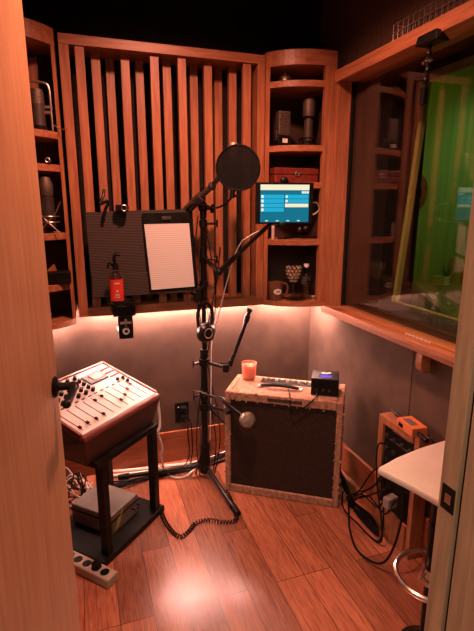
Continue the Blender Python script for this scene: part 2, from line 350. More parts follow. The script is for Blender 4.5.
# ------------------------------------------------------------------ control room
st(obj('wall_control_far',MB().bb((1.66,3.7,-.1),(5.2,3.8,3.2)),green_m))
st(obj('wall_control_side',MB().bb((5.0,-.2,-.1),(5.1,3.7,3.2)),green_m))
st(obj('wall_control_left',MB().bb((1.655,2.55,-.1),(1.70,3.7,3.2)),green_m))
st(obj('floor_control',MB().bb((1.655,-.2,-.1),(5.0,3.7,0)),floor_m))
st(obj('ceiling_control',MB().bb((1.655,-.2,2.9),(5.0,3.7,3.0)),ceil_m))
# corbel below the sill
m=MB(); prof=[(0,0),(0,-.10),(-.03,-.10),(-.045,-.088),(-.05,-.06),(-.046,-.02),(-.05,0)]
M_=Matrix(((1,0,0,WX),(0,0,1,1.48),(0,1,0,.93),(0,0,0,1)))
m.prism(prof,0,.035,M_); tag(obj('corbel',m,oakY,bev=.002),'small curved wooden bracket carrying the window sill','bracket')
def L(name,mb,mat,par,**k):   # local-coordinate part
    me=bpy.data.meshes.new(name); bmesh.ops.recalc_face_normals(mb.bm,faces=mb.bm.faces[:]); mb.bm.to_mesh(me); mb.bm.free()
    o=bpy.data.objects.new(name,me); COL.objects.link(o); o.parent=par; me.materials.append(mat)
    if k.get('smooth_'):
        for p in me.polygons: p.use_smooth=True
        me.set_sharp_from_angle(angle=math.radians(k.get('angle',35)))
    if k.get('bev'):
        b=o.modifiers.new('bevel','BEVEL'); b.width=k['bev']; b.segments=2; b.limit_method='ANGLE'; b.angle_limit=math.radians(40)
    return o
# ---------------- mixer and its stand
MX,MY=-.034,1.745; MR=math.radians(44.6)
t=thing('equipment_stand',(MX,MY,0),'black four-legged side stand carrying the mixing console','stand',rz=MR)
L('top_board',MB().bb((.06,.0,.462),(.47,.34,.490)),black,t,bev=.003)
L('base_board',MB().bb((.05,-.005,.0),(.49,.36,.03)),black,t,bev=.003)
for x in (.085,.43):
    for y in (.005,.30): L('leg',MB().bb((x,y,.03),(x+.036,y+.036,.462)),black,t,bev=.002)
t=thing('mixing_console',(MX,MY,.490),'white-faced audio mixing console with faders and cherry wood rim on black stand','mixer',rz=MR)
def tz(y): return .138+(.242-.138)*(y/.34)      # local height of the sloping top
hx0,hx1=0,.50
m=MB(); m.hexa([(.03,.028,0),(.47,.028,0),(.47,.31,.0),(.03,.31,0),(0,0,.122),(.5,0,.122),(.5,.345,.226),(0,.345,.226)]); L('hull',m,hull_m,t,bev=.006)
m=MB(); m.hexa([(0,-.004,.118),(.5,-.004,.118),(.5,.022,.122),(0,.022,.122),(.004,.0,tz(0)),(.496,.0,tz(0)),(.496,.022,tz(.022)+.002),(.004,.022,tz(.022)+.002)]); L('armrest',m,redwood,t,bev=.006)
for xa,xb in ((-.001,.014),(.486,.501)):
    m=MB(); m.hexa([(xa,.02,.122),(xb,.02,.122),(xb,.35,.224),(xa,.35,.224),(xa,.02,tz(.02)+.006),(xb,.02,tz(.02)+.006),(xb,.35,tz(.35)+.006),(xa,.35,tz(.35)+.006)]); L('side_cheek',m,redwood,t,bev=.003)
m=MB(); m.hexa([(0,.34,.21),(.5,.34,.21),(.5,.352,.214),(0,.352,.214),(0,.34,tz(.34)+.006),(.5,.34,tz(.34)+.006),(.5,.352,tz(.352)+.006),(0,.352,tz(.352)+.006)]); L('rear_rail',m,redwood,t,bev=.002)
m=MB(); m.hexa([(.014,.02,.125),(.486,.02,.125),(.486,.34,.22),(.014,.34,.22),(.014,.02,tz(.02)),(.486,.02,tz(.02)),(.486,.34,tz(.34)),(.014,.34,tz(.34))]); fp=L('face_plate',m,white_m,t)
sl=math.atan2(.104,.34); RS=Matrix.Rotation(sl,4,'X')
def P(x,y,h=0): return V((x,y,tz(y)))+V((0,-math.sin(sl),math.cos(sl)))*h
m=MB()
fx=[.035+.046*i for i in range(10)]
for x in fx: m.box(P(x,.105,.0004),(.003,.135,.0015),M=RS)
L('fader_slot',m,black,t)
for i,x in enumerate(fx):
    y=[.055,.058,.055,.058,.145,.15,.08,.095,.12,.14][i]
    L('fader',MB().box(P(x,y,.005),(.010,.015,.009),M=RS),(black if i<6 else redm) if i in (0,1,2,3,4,5,8,9) else gmetal,t,bev=.002)
for i in range(6):
    for r_ in range(5):
        a=P(.050+.044*i,.205+.027*r_,0); u=V((0,-math.sin(sl),math.cos(sl))); L('knob',MB().cyl(a,a+u*.018,.0098,.0085,12),black,t)
L('display',MB().box(P(.355,.272,.003),(.115,.070,.007),M=RS),black,t,bev=.002)
L('display_glass',MB().box(P(.365,.272,.0075),(.065,.042,.0015),M=RS),gmetal,t)
m=MB()
for i in range(9):
    for r_ in range(3): m.box(P(.424+.0070*i,.235+.032*r_,.003),(.0045,.009,.005),M=RS)
L('button_bank',m,redm,t)
m=MB()
for i in range(12): m.box(P(.035+.0385*i,.184,.002),(.016,.005,.004),M=RS)
L('channel_buttons',m,gmetal,t)
for x,y in ((.462,.195),(.462,.165),(.43,.20)):
    a=P(x,y,0); u=V((0,-math.sin(sl),math.cos(sl))); L('knob',MB().cyl(a,a+u*.014,.0085,.007,12),black,t)
# case under the mixer
t=thing('equipment_case',(.05,1.935,.03),'grey equipment case with a yellow sticker lying on the lower board of the stand','case',rz=math.radians(46))
L('body',MB().bb((0,0,0),(.20,.24,.10)),greybox,t,bev=.006); L('lid_band',MB().bb((-.002,-.002,.068),(.202,.242,.074)),black,t)
L('sticker',MB().prism([(.02,.005),(.055,.03),(.085,.09),(.045,.06)],-.0015,.0,Matrix(((1,0,0,0),(0,0,1,-.0005),(0,1,0,0),(0,0,0,1)))),yellowst,t)
L('handle',MB().tube([(.145,-.001,.05),(.145,-.02,.05),(.185,-.02,.05),(.185,-.001,.05)],.004,8,False),black,t)
# power strip
t=thing('power_strip',(.036,1.676,0),'beige power strip with black sockets on the floor beside the stand foot','power strip',rz=math.radians(133))
L('housing',MB().bb((0,-.031,0),(.30,.031,.042)),beige,t,bev=.006)
for i in range(5): L('socket',MB().lathe([(0,0),(.019,0),(.019,.0015),(.012,.002),(0,.002)],(.045+.05*i,0,.0415),n=20,caps=False),black,t)
L('plug',MB().bb((.072,-.014,.043),(.106,.014,.072)),black,t,bev=.004)
# ---------------- guitar amplifier
A0=V((.66,2.150,0)); AR=math.radians(-33.8); AW,AD,AH=.60,.265,.577
t=thing('guitar_amplifier',A0,'large worn tweed guitar amplifier with dark grille cloth against the back corner','amplifier',rz=AR)
m=MB(); b=.030
m.bb((0,0,0),(b,AD,AH)).bb((AW-b,0,0),(AW,AD,AH)).bb((b,0,AH-.045),(AW-b,AD,AH)).bb((b,0,0),(AW-b,AD,.042)).bb((b,AD-.02,.04),(AW-b,AD,AH-.04))
L('cabinet',m,tweed,t,bev=.006)
L('grille',MB().bb((b-.002,.012,.04),(AW-b+.002,.022,AH-.043)),grille_m,t)
L('name_badge',MB().bb((.225,-.002,AH-.030),(.40,.001,AH-.014)),gmetal,t)
m=MB()
rnd=random.Random(3)
for i in range(110):      # frayed cloth along the front edges
    e=rnd.choice('TTTLRB'); s=rnd.uniform(.004,.012)
    if e=='T': c=(rnd.uniform(0,AW),rnd.uniform(-.004,.002),AH-rnd.uniform(-.004,.012) if rnd.random()<.4 else AH-.045+rnd.uniform(-.006,.008))
    elif e=='L': c=(rnd.choice([rnd.uniform(-.004,.004),b]),rnd.uniform(-.004,.004),rnd.uniform(0,AH))
    elif e=='R': c=(AW-rnd.choice([rnd.uniform(-.005,.004),b]),rnd.uniform(-.004,.004),rnd.uniform(0,AH))
    else: c=(rnd.uniform(0,AW),rnd.uniform(-.004,.002),.042+rnd.uniform(-.004,.004))
    m.box(c,(s,rnd.uniform(.003,.006),s*rnd.uniform(.3,.8)),M=Matrix.Rotation(rnd.uniform(0,6),4,V((rnd.random(),rnd.random(),rnd.random()))))
for i in range(30):
    m.box((rnd.choice([-.002,AW+.002]),rnd.uniform(0,AD),rnd.uniform(.05,AH)),(.004,rnd.uniform(.004,.012),rnd.uniform(.004,.014)),M=Matrix.Rotation(rnd.uniform(0,6),4,V((1,rnd.random(),rnd.random()))))
L('frayed_edge',m,tweed,t)['kind']='stuff'
L('control_plate',MB().bb((.15,.17,AH-.001),(.53,.235,AH+.002)),black,t,bev=.001)
for i in range(9): L('knob',MB().cyl((.175+.03*i,.205,AH),(.175+.03*i,.205,AH+.014),.008,.006,12),nickel if i%2 else whitep,t)
L('carrying_handle',MB().tube([(.17,.105,AH),(.185,.105,AH+.012),(.27,.105,AH+.018),(.355,.105,AH+.012),(.37,.105,AH)],.009,8),rubber,t,smooth_=True)
for x in (.165,.375): L('handle_bracket',MB().bb((x-.012,.09,AH),(x+.012,.12,AH+.010)),nickel,t,bev=.003)
def amp(x,y,z=0): return A0+Matrix.Rotation(AR,3,'Z')@V((x,y,0))+V((0,0,z))
# candle
c=amp(.080,.205,AH)
t=thing('candle',c,'coral orange candle burning low in a glass tumbler on top of the amplifier','candle')
L('tumbler',MB().lathe([(0,0),(.033,0),(.037,.006),(.041,.095),(.038,.095),(.035,.012),(0,.010)],n=32,caps=False),candglass,t,smooth_=True)
L('wax',MB().lathe([(0,.011),(.0345,.012),(.0365,.080),(0,.082)],n=32,caps=False),wax,t,smooth_=True)
L('wick',MB().cyl((0,0,.08),(.001,0,.09),.001,n=6),black,t)
# effects box
c=amp(.435,.060,AH)
t=thing('effects_box',c,'black box with a small violet display on the right of the amplifier top','effects unit',rz=AR+.05)
L('housing',MB().bb((0,0,.003),(.135,.13,.092)),black,t,bev=.003)
scr=emit('violet_display',(.16,.07,.9),1.6)
L('display',MB().bb((.04,.03,.0915),(.10,.05,.093)),scr,t)
L('emblem',MB().prism([(.045,.078),(.075,.072),(.098,.09),(.09,.10),(.07,.088),(.055,.098)],.0915,.093),whitep,t)
for i in range(3): L('socket',MB().cyl((.03+.03*i,-.003,.032),(.03+.03*i,.001,.032),.007,n=12),gmetal,t)
L('plug',MB().cyl((.03,-.036,.030),(.03,-.002,.032),.007,n=12),rubber,t)
pl0=c+Matrix.Rotation(AR+.05,3,'Z')@V((.03,-.036,.030))
tag(obj('patch_cable',MB().tube([pl0,pl0+V((-.02,-.02,-.02)),amp(.37,-.006,.50),amp(.345,-.012,.53),amp(.335,.02,AH+.01),amp(.31,.12,AH+.006),amp(.30,.16,AH+.005)],.0032,8),rubber,smooth_=True),'black cable looping from the box over the amplifier front edge','cable')
# ---------------- microphone stand
PB=V((.590,2.315,0)); PT=V((.605,2.315,1.50))
def pole(z): return PB+(PT-PB)*(z/1.5)
t=thing('microphone_stand',PB,'tall black tripod microphone stand with clamps in the middle of the booth','microphone stand')
obj('lower_pole',MB().cyl(pole(.06),pole(.72),.019,n=20).cyl(pole(.10),pole(.20),.026,n=20).cyl(pole(.68),pole(.76),.023,n=20),blackm,t,smooth_=True)
obj('upper_pole',MB().cyl(pole(.72),pole(1.53),.0115,n=16).cyl(pole(1.02),pole(1.09),.018,n=16).cyl(pole(1.22),pole(1.30),.018,n=16),blackm,t,smooth_=True)
obj('tripod_hub',MB().cyl(pole(.035),pole(.10),.03,.036,n=24).cyl(pole(.10),pole(.16),.036,.026,n=24).cyl(pole(.16),pole(.20),.030,n=24).cyl(pole(.075)+V((0,-.03,0)),pole(.075)+V((0,-.055,0)),.014,n=14),black,t,smooth_=True)
for ex in ((.13,2.44),(.655,1.93),(.86,2.45)):
    e=V((ex[0],ex[1],.014)); s_=pole(.075)
    if ex[0]>.8: e=V((.80,2.50,.014))
    lg=obj('leg',MB().cyl(s_,e,.013,.012,n=12),blackm,t,smooth_=True)
    d_=(e-s_).normalized(); obj('foot',MB().cyl(e-d_*.05,e+d_*.01,.018,.016,n=14),rubber,lg,smooth_=True)
def clampring(z,r=.03,hh=.035): return MB().cyl(pole(z-hh/2),pole(z+hh/2),r,n=20)
for z,kx in ((.69,-1),(.505,-1),(.43,1),(1.24,1),(1.42,1),(1.11,-1)):
    m=clampring(z,.030 if z<1 else .021); p=pole(z); m.cyl(p,p+V((kx*.062,-.02,0)),.006,n=10); m.box(p+V((kx*.066,-.022,0)),(.006,.012,.038)); obj('clamp',m,blackm,t,smooth_=True)
# lower boom carrying the round-headed microphone
p=pole(.505); q=atY(232,408,2.10); hd=atY(247,420,2.03)
obj('lower_arm',MB().cyl(p,p+V((.0,-.05,0)),.012,n=12).tube([p+V((0,-.04,0)),atY(222,398,2.2),q],.007,8),blackm,t,smooth_=True)
p3=pole(.43); obj('lower_brace',MB().cyl(p3,atY(229,411,2.12),.009,n=12).cyl(atY(229,411,2.12)-V((.02,0,.006)),atY(229,411,2.12)+V((.02,0,.012)),.015,n=12).cyl(p3+V((.02,-.02,0)),atY(232,431,2.16),.006,n=10),blackm,t,smooth_=True)
p=pole(.69); q2=atY(226,368,2.2)
obj('side_arm',MB().cyl(p,q2,.009,n=12).cyl(q2-V((.0,0,.018)),q2+V((0,0,.02)),.02,n=12).cyl(q2+V((-.03,0,.03)),q2+V((.035,0,.026)),.006,n=8).cyl(atY(231,362,2.2)-V((0,0,.02)),atY(231,362,2.2)+V((0,0,.012)),.012,n=12),blackm,t,smooth_=True)
e0=atY(231,363,2.2); e1=atY(246,322,2.2); e2=atY(250,309,2.2)
obj('boom_tube',MB().cyl(e0,e1,.010,n=12).cyl(e1,e1+(e2-e1)*.5,.016,n=14).cyl(e1+(e2-e1)*.5,e2,.010,n=12).cyl(e2-(e2-e1)*.25,e2,.015,n=12).cyl(e0,e0+(e1-e0)*.22,.012,n=12),blackm,t,smooth_=True)
# V-shaped tablet arm
k0=pole(1.25); k1=atY(219,272,2.10); k2=atY(268,226,1.95); k3=atY(284,205,1.925)
obj('tablet_arm',MB().cyl(k0,k1,.011,n=12).sph(k1,.019).cyl(k1,k1+(k2-k1)*.35,.013,n=12).cyl(k1,k2,.0095,n=12).cyl(k2,k3,.0085,n=12),blackm,t,smooth_=True)
# top joint and boom
j0=pole(1.5); j1=atY(186,211,2.36); j2=atY(212,186,2.20); j3=atY(229,186,2.13)
obj('boom_joint',MB().sph(j0,.026).cyl(j0,j0+V((.045,-.02,-.01)),.008,n=10).cyl(j0+V((.04,-.02,-.028)),j0+V((.046,-.02,.014)),.010,n=10).cyl(j0-V((0,0,.05)),j0+V((0,0,.02)),.017,n=14),blackm,t,smooth_=True)
obj('boom',MB().cyl(j1,j1+(j2-j1)*.62,.022,.024,n=20).cyl(j1+(j2-j1)*.6,j2,.014,n=16).sph(j2,.02).cyl(j2,atY(219,177,2.14),.012,n=12).sph(atY(219,177,2.14),.015),brownmic,t,smooth_=True)
obj('desk_arm',MB().cyl(pole(1.10),atY(198,291,2.2),.010,n=10).box(atY(197,297,2.2),(.035,.03,.05)),blackm,t,bev=.003)
# condenser microphone behind the pop filter
mc=atY(236,168,2.13)
t=thing('condenser_microphone',mc-V((0,0,.09)),'grey condenser microphone held behind the round pop filter','microphone')
obj('body',MB().cyl(mc-V((0,0,.09)),mc+V((0,0,.02)),.024,n=24),gmetal,t,smooth_=True)
obj('grille',MB().lathe([(.0,0),(.026,0),(.026,.075),(.018,.09),(0,.094)],mc+V((-.012,0,.02)),caps=False),mesh_m,t,smooth_=True)
obj('mount',MB().torus(mc-V((0,0,.03)),.036,.004).cyl(mc-V((.036,0,.03)),atY(219,177,2.14),.006,n=8),blackm,t,smooth_=True)
# pop filter
pc=atY(238,168,1.98); pn=(CAM-pc).normalized(); pn=(pn+V((-.15,0,.05))).normalized()
t=thing('pop_filter',pc-V((0,0,.1)),'round black nylon pop filter on a curved gooseneck in front of the microphone','pop filter')
obj('hoop',MB().torus(pc,.0935,.0045,pn,56),black,t,smooth_=True)
obj('net',MB().lathe([(0,-.001),(.092,-.001),(.092,.001),(0,.001)],pc,pn,56,caps=False),net_m,t)
g1=atY(232,195,1.985)
obj('gooseneck',MB().tube([atY(186,211,2.34),atY(192,205,2.28),atY(204,205,2.2),atY(215,208,2.1),atY(225,204,2.02),atY(232,197,1.985),g1],.0045,8),rubber,t,smooth_=True)
obj('bracket',MB().cyl(g1+V((0,0,-.012)),g1+V((.003,0,.022)),.011,n=12).cyl(g1,g1+V((.03,0,-.006)),.006,n=10),black,t,smooth_=True)
# ---------------- tablet
tc_=atY(284.5,203.3,1.90)
t=thing('tablet',tc_-V((0,0,.09)),'tablet computer with lit teal screen on an arm before the corner cabinet','tablet',rz=math.radians(-12))
def TL_(name,a,b,mat,par=None,bev=0):  # boxes in tablet plane: x right, z up, y forward=-; relative to centre, width .252 x .175
    m=MB().bb(V(a)+V((0,0,.09)),V(b)+V((0,0,.09))); return L(name,m,mat,par or t,bev=bev)
TL_('case',(-.127,-.004,-.0875),(.127,.006,.0875),black,bev=.003)
teal=emit('screen_teal',(.010,.17,.26),1.0); cyan=emit('screen_cyan',(.02,.42,.66),1.0); cream=emit('screen_cream',(.95,.86,.60),1.0); wht=emit('screen_white',(.8,.95,.9),1.0)
s_=TL_('screen',(-.107,-.0052,-.080),(.107,-.0042,.078),teal)
def scr_(name,x0,x1,za,zb,m_): o=TL_(name,(x0,-.0062,za),(x1,-.0052,zb),m_); o.parent=s_; return o
scr_('header_bar',-.107,.107,.055,.078,cream)
for i in range(4):
    scr_('list_row',-.104,-.004,.020-.0185*i,.036-.0185*i,cyan); o=TL_('list_icon',(-.104,-.0068,.022-.0185*i),(-.093,-.0062,.034-.0185*i),wht if i<2 else cream); o.parent=s_
for i in range(2):
    scr_('list_row',.001,.104,.020-.0185*i,.036-.0185*i,cyan); o=TL_('list_icon',(.003,-.0068,.023-.0185*i),(.012,-.0062,.033-.0185*i),wht); o.parent=s_
scr_('selected_row',.001,.104,-.0165,-.0015,cream)
for i in range(3): scr_('toolbar_button',.074+.011*i,.083+.011*i,.041,.051,wht)
for i in range(4): scr_('footer_tab',-.085+.047*i,-.073+.047*i,-.076,-.072,wht)
L('grip',MB().sph((-.002,.004,.185),.019,(1,.6,.8)).bb((-.02,.006,0),(.02,.016,.18)).sph((-.006,.004,-.002),.022,(1.1,.6,.8)),black,t,smooth_=True)
cp=atY(311,203,1.905)
tag(obj('charging_cable',MB().tube([cp,atY(317,203,1.91),atY(319,209,1.93),atY(316,213,1.95),atY(309,216,1.98),atY(290,222,2.0),atY(270,226,1.98),atY(248,237,2.0),atY(239,246,2.05),atY(231,268,2.12),atY(224,293,2.2),atY(218,318,2.26),atY(212,340,2.27),atY(211,385,2.29),atY(210,440,2.33)],.0028,8),whitep,smooth_=True),'thin white charging cable running from the tablet down to the microphone stand','cable')
# ---------------- music desk
def quadslab(p,th,n0):  # p: 4 points TL TR BR BL, slab behind
    n=(p[1]-p[0]).cross(p[3]-p[0]).normalized()
    if n.y<0: n=-n
    o=[q+n*n0 for q in p]; b_=[q+n*(n0+th) for q in p]
    return MB().hexa([o[3],o[2],b_[2],b_[3],o[0],o[1],b_[1],b_[0]])
YT,YBm=2.335,2.305
D=[atY(85,212,YT),atY(190,209,YT),atY(199,291,YBm),atY(93,298,YBm)]
def dl(px,py): k=(py-211)/(294-211); return atY(px,py,YT+(YBm-YT)*k)
t=thing('music_desk',(D[2]+D[3])/2,'wide dark ribbed music desk attached to the microphone stand','music stand')
obj('desk_plate',quadslab(D,.012,0),corr,t,bev=.002)
obj('lip',quadslab([dl(91.5,274),dl(196.5,271),dl(199,291),dl(93,298)],.010,-.011),corr,t,bev=.002)
obj('clip',MB().tube([dl(104,190)+V((0,-.0,0)),dl(103,196)+V((0,-.015,0)),dl(100,204)+V((0,-.025,0)),dl(108,201)+V((0,-.02,0)),dl(104,213)+V((0,-.02,0)),dl(103,222)+V((0,-.012,0))],.0075,8),black,t,smooth_=True)
# round-headed clip on the desk edge
c_=dl(123,208)+V((0,-.045,.0))
t=thing('clip_light',c_-V((0,0,.03)),'small black clip with a round silver-rimmed head on the music desk edge','clip')
obj('head',MB().cyl(c_+V((.0,-.012,0)),c_+V((0,.02,0)),.021,n=24).box(c_+V((-.022,.01,0)),(.03,.03,.03)).box(c_+V((0,.03,-.012)),(.02,.04,.045)),black,t,smooth_=True)
obj('rim',MB().torus(c_+V((0,-.013,0)),.013,.003,(0,1,0)),nickel,t,smooth_=True)
# clipboard + pad
t=thing('clipboard',dl(172,288),'dark clipboard leaning on the right half of the music desk','clipboard')
obj('board',quadslab([dl(141.5,213),dl(191.5,212),dl(197,287),dl(149,292)],.004,-.018),black,t,bev=.001)
obj('clip',quadslab([dl(161,217),dl(170,217),dl(170,220),dl(161,220)],.006,-.026),gmetal,t,bev=.001)
tag(obj('notepad',quadslab([dl(143.5,224.5),dl(188,223.5),dl(193.5,286),dl(151,289.5)],.004,-.023),paper),'blank ruled white notepad on the dark clipboard','notepad')
# cup holder clamp on the rail
B=V((.083,2.215,0)); t=thing('clamp_holder',(B.x,B.y,.86),'black clamp-on cup holder with silver screws fixed to the bottom rail of the slat panel','clamp')
bz=atY(124,303,2.215).z; BX=atY(124,303,2.215).x
obj('tray',MB().lathe([(0,0),(.050,0),(.062,.012),(.064,.022),(.058,.022),(.050,.008),(0,.006)],(BX,2.215,bz-.010),n=32,caps=False),black,t,smooth_=True)
obj('clamp_body',MB().bb((BX-.055,2.19,bz-.060),(BX+.05,2.35,bz-.012)).bb((BX-.033,2.19,bz-.17),(BX+.035,2.22,bz-.06)).bb((BX-.03,2.22,bz-.17),(BX+.03,2.40,bz-.155)),black,t,bev=.004)
obj('screw',MB().cyl((BX,2.19,bz-.085),(BX,2.17,bz-.085),.008,n=12).box((BX,2.167,bz-.085),(.05,.007,.010)).cyl((BX,2.18,bz-.11),(BX,2.18,bz-.07),.005,n=8),nickel,t)
obj('knob',MB().cyl((BX-.002,2.191,bz-.125),(BX-.002,2.16,bz-.125),.017,n=12),blackm,t)
obj('washer',MB().torus((BX-.002,2.16,bz-.125),.012,.004,(0,1,0)),nickel,t)
# bottle
bb_=V((atY(117,295,2.20).x,2.20,bz+.0))
t=thing('sanitizer_bottle',bb_,'clear bottle with a bright red label and black cap on the clamp holder','bottle')
def lo(o,prof,mat,name,par,sc=.7):
    m=MB().lathe(prof,(0,0,0),n=28,caps=False)
    for v in m.bm.verts: v.co.y*=sc
    x=L(name,m,mat,par,smooth_=True); return x
lo(0,[(0,.0),(.028,0),(.031,.004),(.031,.14),(.022,.152),(.012,.158),(.012,.165),(0,.165)],tglass,'flask',t)
lo(0,[(.0318,.018),(.0318,.118)],redlab,'label',t)
L('label_print',MB().bb((-.012,-.0235,.097),(.012,-.0222,.103)).bb((-.008,-.0235,.045),(.010,-.0222,.050)).bb((-.012,-.0235,.034),(.012,-.0222,.038)).bb((-.003,-.0235,.060),(.006,-.0222,.068)),white_m,t)
L('cap',MB().cyl((0,0,.163),(0,0,.19),.014,n=16).tube([(0,0,.185),(-.004,-.005,.215),(.006,-.005,.232),(.024,-.006,.228)],.008,8).tube([(-.012,0,.18),(-.03,-.01,.195),(-.034,-.01,.17)],.005,6),black,t,smooth_=True)
# ---------------- headphones
hp=pole(.87)+V((.02,-.045,0))
t=thing('headphones',hp-V((0,0,.05)),'black over-ear headphones hanging on the microphone stand pole','headphones')
cpp=atY(204,332,2.26); 
obj('headband',MB().tube([cpp+V((-.028,0,.03)),cpp+V((-.032,0,.09)),cpp+V((-.018,0,.14)),cpp+V((.008,0,.155)),cpp+V((.035,0,.135)),cpp+V((.046,0,.09)),cpp+V((.035,0,.03))],.009,10),black,t,smooth_=True)
obj('ear_cup',MB().lathe([(0,-.022),(.041,-.022),(.051,-.012),(.051,.008),(.038,.022),(0,.024)],cpp+V((.006,-.02,0)),(.35,-1,.1),n=30,caps=False),blackm,t,smooth_=True)
obj('cup_ring',MB().torus(cpp+V((.0135,-.0425,.002)),.024,.003,(.35,-1,.1)),nickel,t,smooth_=True)
obj('ear_cup',MB().lathe([(0,-.018),(.035,-.018),(.042,-.008),(.042,.008),(.03,.018),(0,.018)],cpp+V((.028,.036,.0)),(.5,1,.1),n=30,caps=False),blackm,t,smooth_=True)
# ---------------- instrument microphone in front of amp
q=atY(231,407,2.11); hd=atY(247.5,420,2.03)
t=thing('instrument_microphone',hd,'small round-headed microphone aimed at the amplifier from a low clamp arm','microphone')
obj('body',MB().cyl(q,hd,.012,.016,n=16),blackm,t,smooth_=True)
obj('grille_head',MB().lathe([(0,-.02),(.032,-.018),(.041,-.006),(.041,.006),(.030,.02),(0,.024)],hd,(-.25,-.9,.25),n=28,caps=False),mesh_m,t,smooth_=True)
obj('cable_connector',MB().cyl(q,q+(q-hd)*.5,.010,n=12),black,t,smooth_=True)
# ---------------- outlet
o0=atY(182,412,2.548)
t=thing('wall_outlet',o0-V((0,0,.06)),'black wall outlet with two plugs low on the back wall','outlet')
obj('plate',MB().box(o0,(.085,.008,.125)),black,t,bev=.003)
for dz in (.028,-.028): obj('plug',MB().box(o0+V((.006,-.022,dz)),(.032,.04,.03)),black,t,bev=.004)
obj('pilot_light',MB().box(o0+V((-.022,-.005,.035)),(.006,.003,.006)),whitep,t)
def cable(pts,r,mat,label,grp=None,name='cable'):
    o=obj(name,MB().tube(pts,r,7),mat,smooth_=True); return tag(o,label,'cable',grp)
Zf=lambda x,y,z=.008: atZ(x,y,z)
for i,dx in enumerate((0,.018)):
    cable([o0+V((.006,-.04,-.028+.056*i)),o0+V((.02+dx,-.06,-.05)),atY(188+4*i,435,2.49),atY(189+3*i,455,2.47),atZ(180+5*i,469,.012),atZ(150,477+2*i,.008),atZ(112,482+3*i,.008)],.0038,rubber,['black power lead from the lower outlet socket running down to the floor','black power lead from the upper outlet socket running down to the floor'][i])
cable([V((.315,2.15,.60)),atY(160,424,2.16),atY(158,433,2.16),atY(162,447,2.2),atY(161,458,2.25),Zf(165,470,.02),Zf(173,477),Zf(186,476),Zf(200,466),Zf(232,454)],.0065,whitep,'white cable dropping from the mixing console and curling over the floor')
wb=[[(100,472),(130,470),(165,466),(200,461),(236,448)],[(96,478),(135,473),(170,469),(205,464),(238,453)],[(110,486),(140,478),(175,472),(200,468),(232,458)]]
for i,p in enumerate(wb):
    cable([atZ(x,y,.006+.006*(i%2)) for x,y in p],.009 if i<2 else .006,whitep if i<2 else rubber,['white cable lying closest to the skirting board behind the mic stand','second white cable lying along the skirting board behind the mic stand','thin black cable lying before the white cables on the floor'][i])
for i in range(7):
    rr=random.Random(i*7+1)
    pts=[atZ(x+rr.uniform(-4,4),y+rr.uniform(-3,3),.012+.012*rr.random()) for x,y in [(92,500),(110,488),(135,480),(160,474),(186,468),(210,459),(238,450)]]
    cable(pts,.0036,rubber,'black cable in the bundle along the foot of the back wall','bundled black cables at the back wall')
for i in range(9):
    rr=random.Random(i*5+3)
    pts=[]
    cx_,cy_=-.13+rr.uniform(-.03,.03),2.30+rr.uniform(-.06,.06)
    for k in range(9): a=k*.9+i; pts.append(V((cx_+math.cos(a)*rr.uniform(.04,.12),cy_+math.sin(a)*rr.uniform(.03,.10),.015+.16*rr.random()*(1 if k%3 else .2))))
    cable(pts,.0034,whitep if i%3==0 else rubber,'white cable tangled on the floor behind the stand' if i%3==0 else 'black cable tangled on the floor behind the stand','white tangled cables behind the stand' if i%3==0 else 'black tangled cables behind the stand')
# cables down the pole
for i,(o_,f) in enumerate((((-.03,-.02),.3),((.03,-.03),.5),((.045,-.02),.2))):
    rr=random.Random(i)
    pts=[pole(z)+V((o_[0]*(1+.8*math.sin(z*5*(1+f))),o_[1]-.012*math.sin(z*7),0)) for z in (1.46-.1*i,1.3,1.15,1.0,.85,.7,.55,.4,.25,.12,.02)]
    cable(pts,.003,rubber,'thin black cable hanging down along the microphone stand pole','cables hanging down the microphone stand')
cable([hd+(q-hd)*1.5,atY(212,396,2.2),atY(200,392,2.26),atY(193,393,2.3),pole(.40)+V((-.04,-.02,0)),pole(.2)+V((-.03,-.03,0)),Zf(196,474)],.0032,gmetal,'grey cable arching from the low round-headed microphone over the stand')
# coiled cable
pts=[Zf(x,y,.012) for x,y in [(160,506),(163,517),(170,529),(180,537),(189,531),(196,523),(207,520),(222,522),(236,520)]]+[Zf(234,508,.012),Zf(229,496,.012),Zf(226,490,.03)]
def coil(pts,R,r,turn):
    P_=smooth(pts,14); out=[]; s=0
    for i in range(len(P_)-1):
        a,b=P_[i],P_[i+1]; d_=(b-a); n=max(2,int(d_.length/ (turn/9)))
        u=d_.normalized(); sd=u.cross(V((0,0,1))).normalized(); up=sd.cross(u)
        for k in range(n):
            q_=a+d_*(k/n); ph=2*math.pi*(s+d_.length*k/n)/turn
            out.append(q_+sd*math.cos(ph)*R+up*math.sin(ph)*R)
        s+=d_.length
    return out
mb=MB(); mb.tube(coil(pts,.0095,.0026,.0145),.0026,5,False); tag(obj('coiled_cable',mb,rubber,smooth_=True),'black coiled cable winding over the floor from the stand to the amplifier','cable')
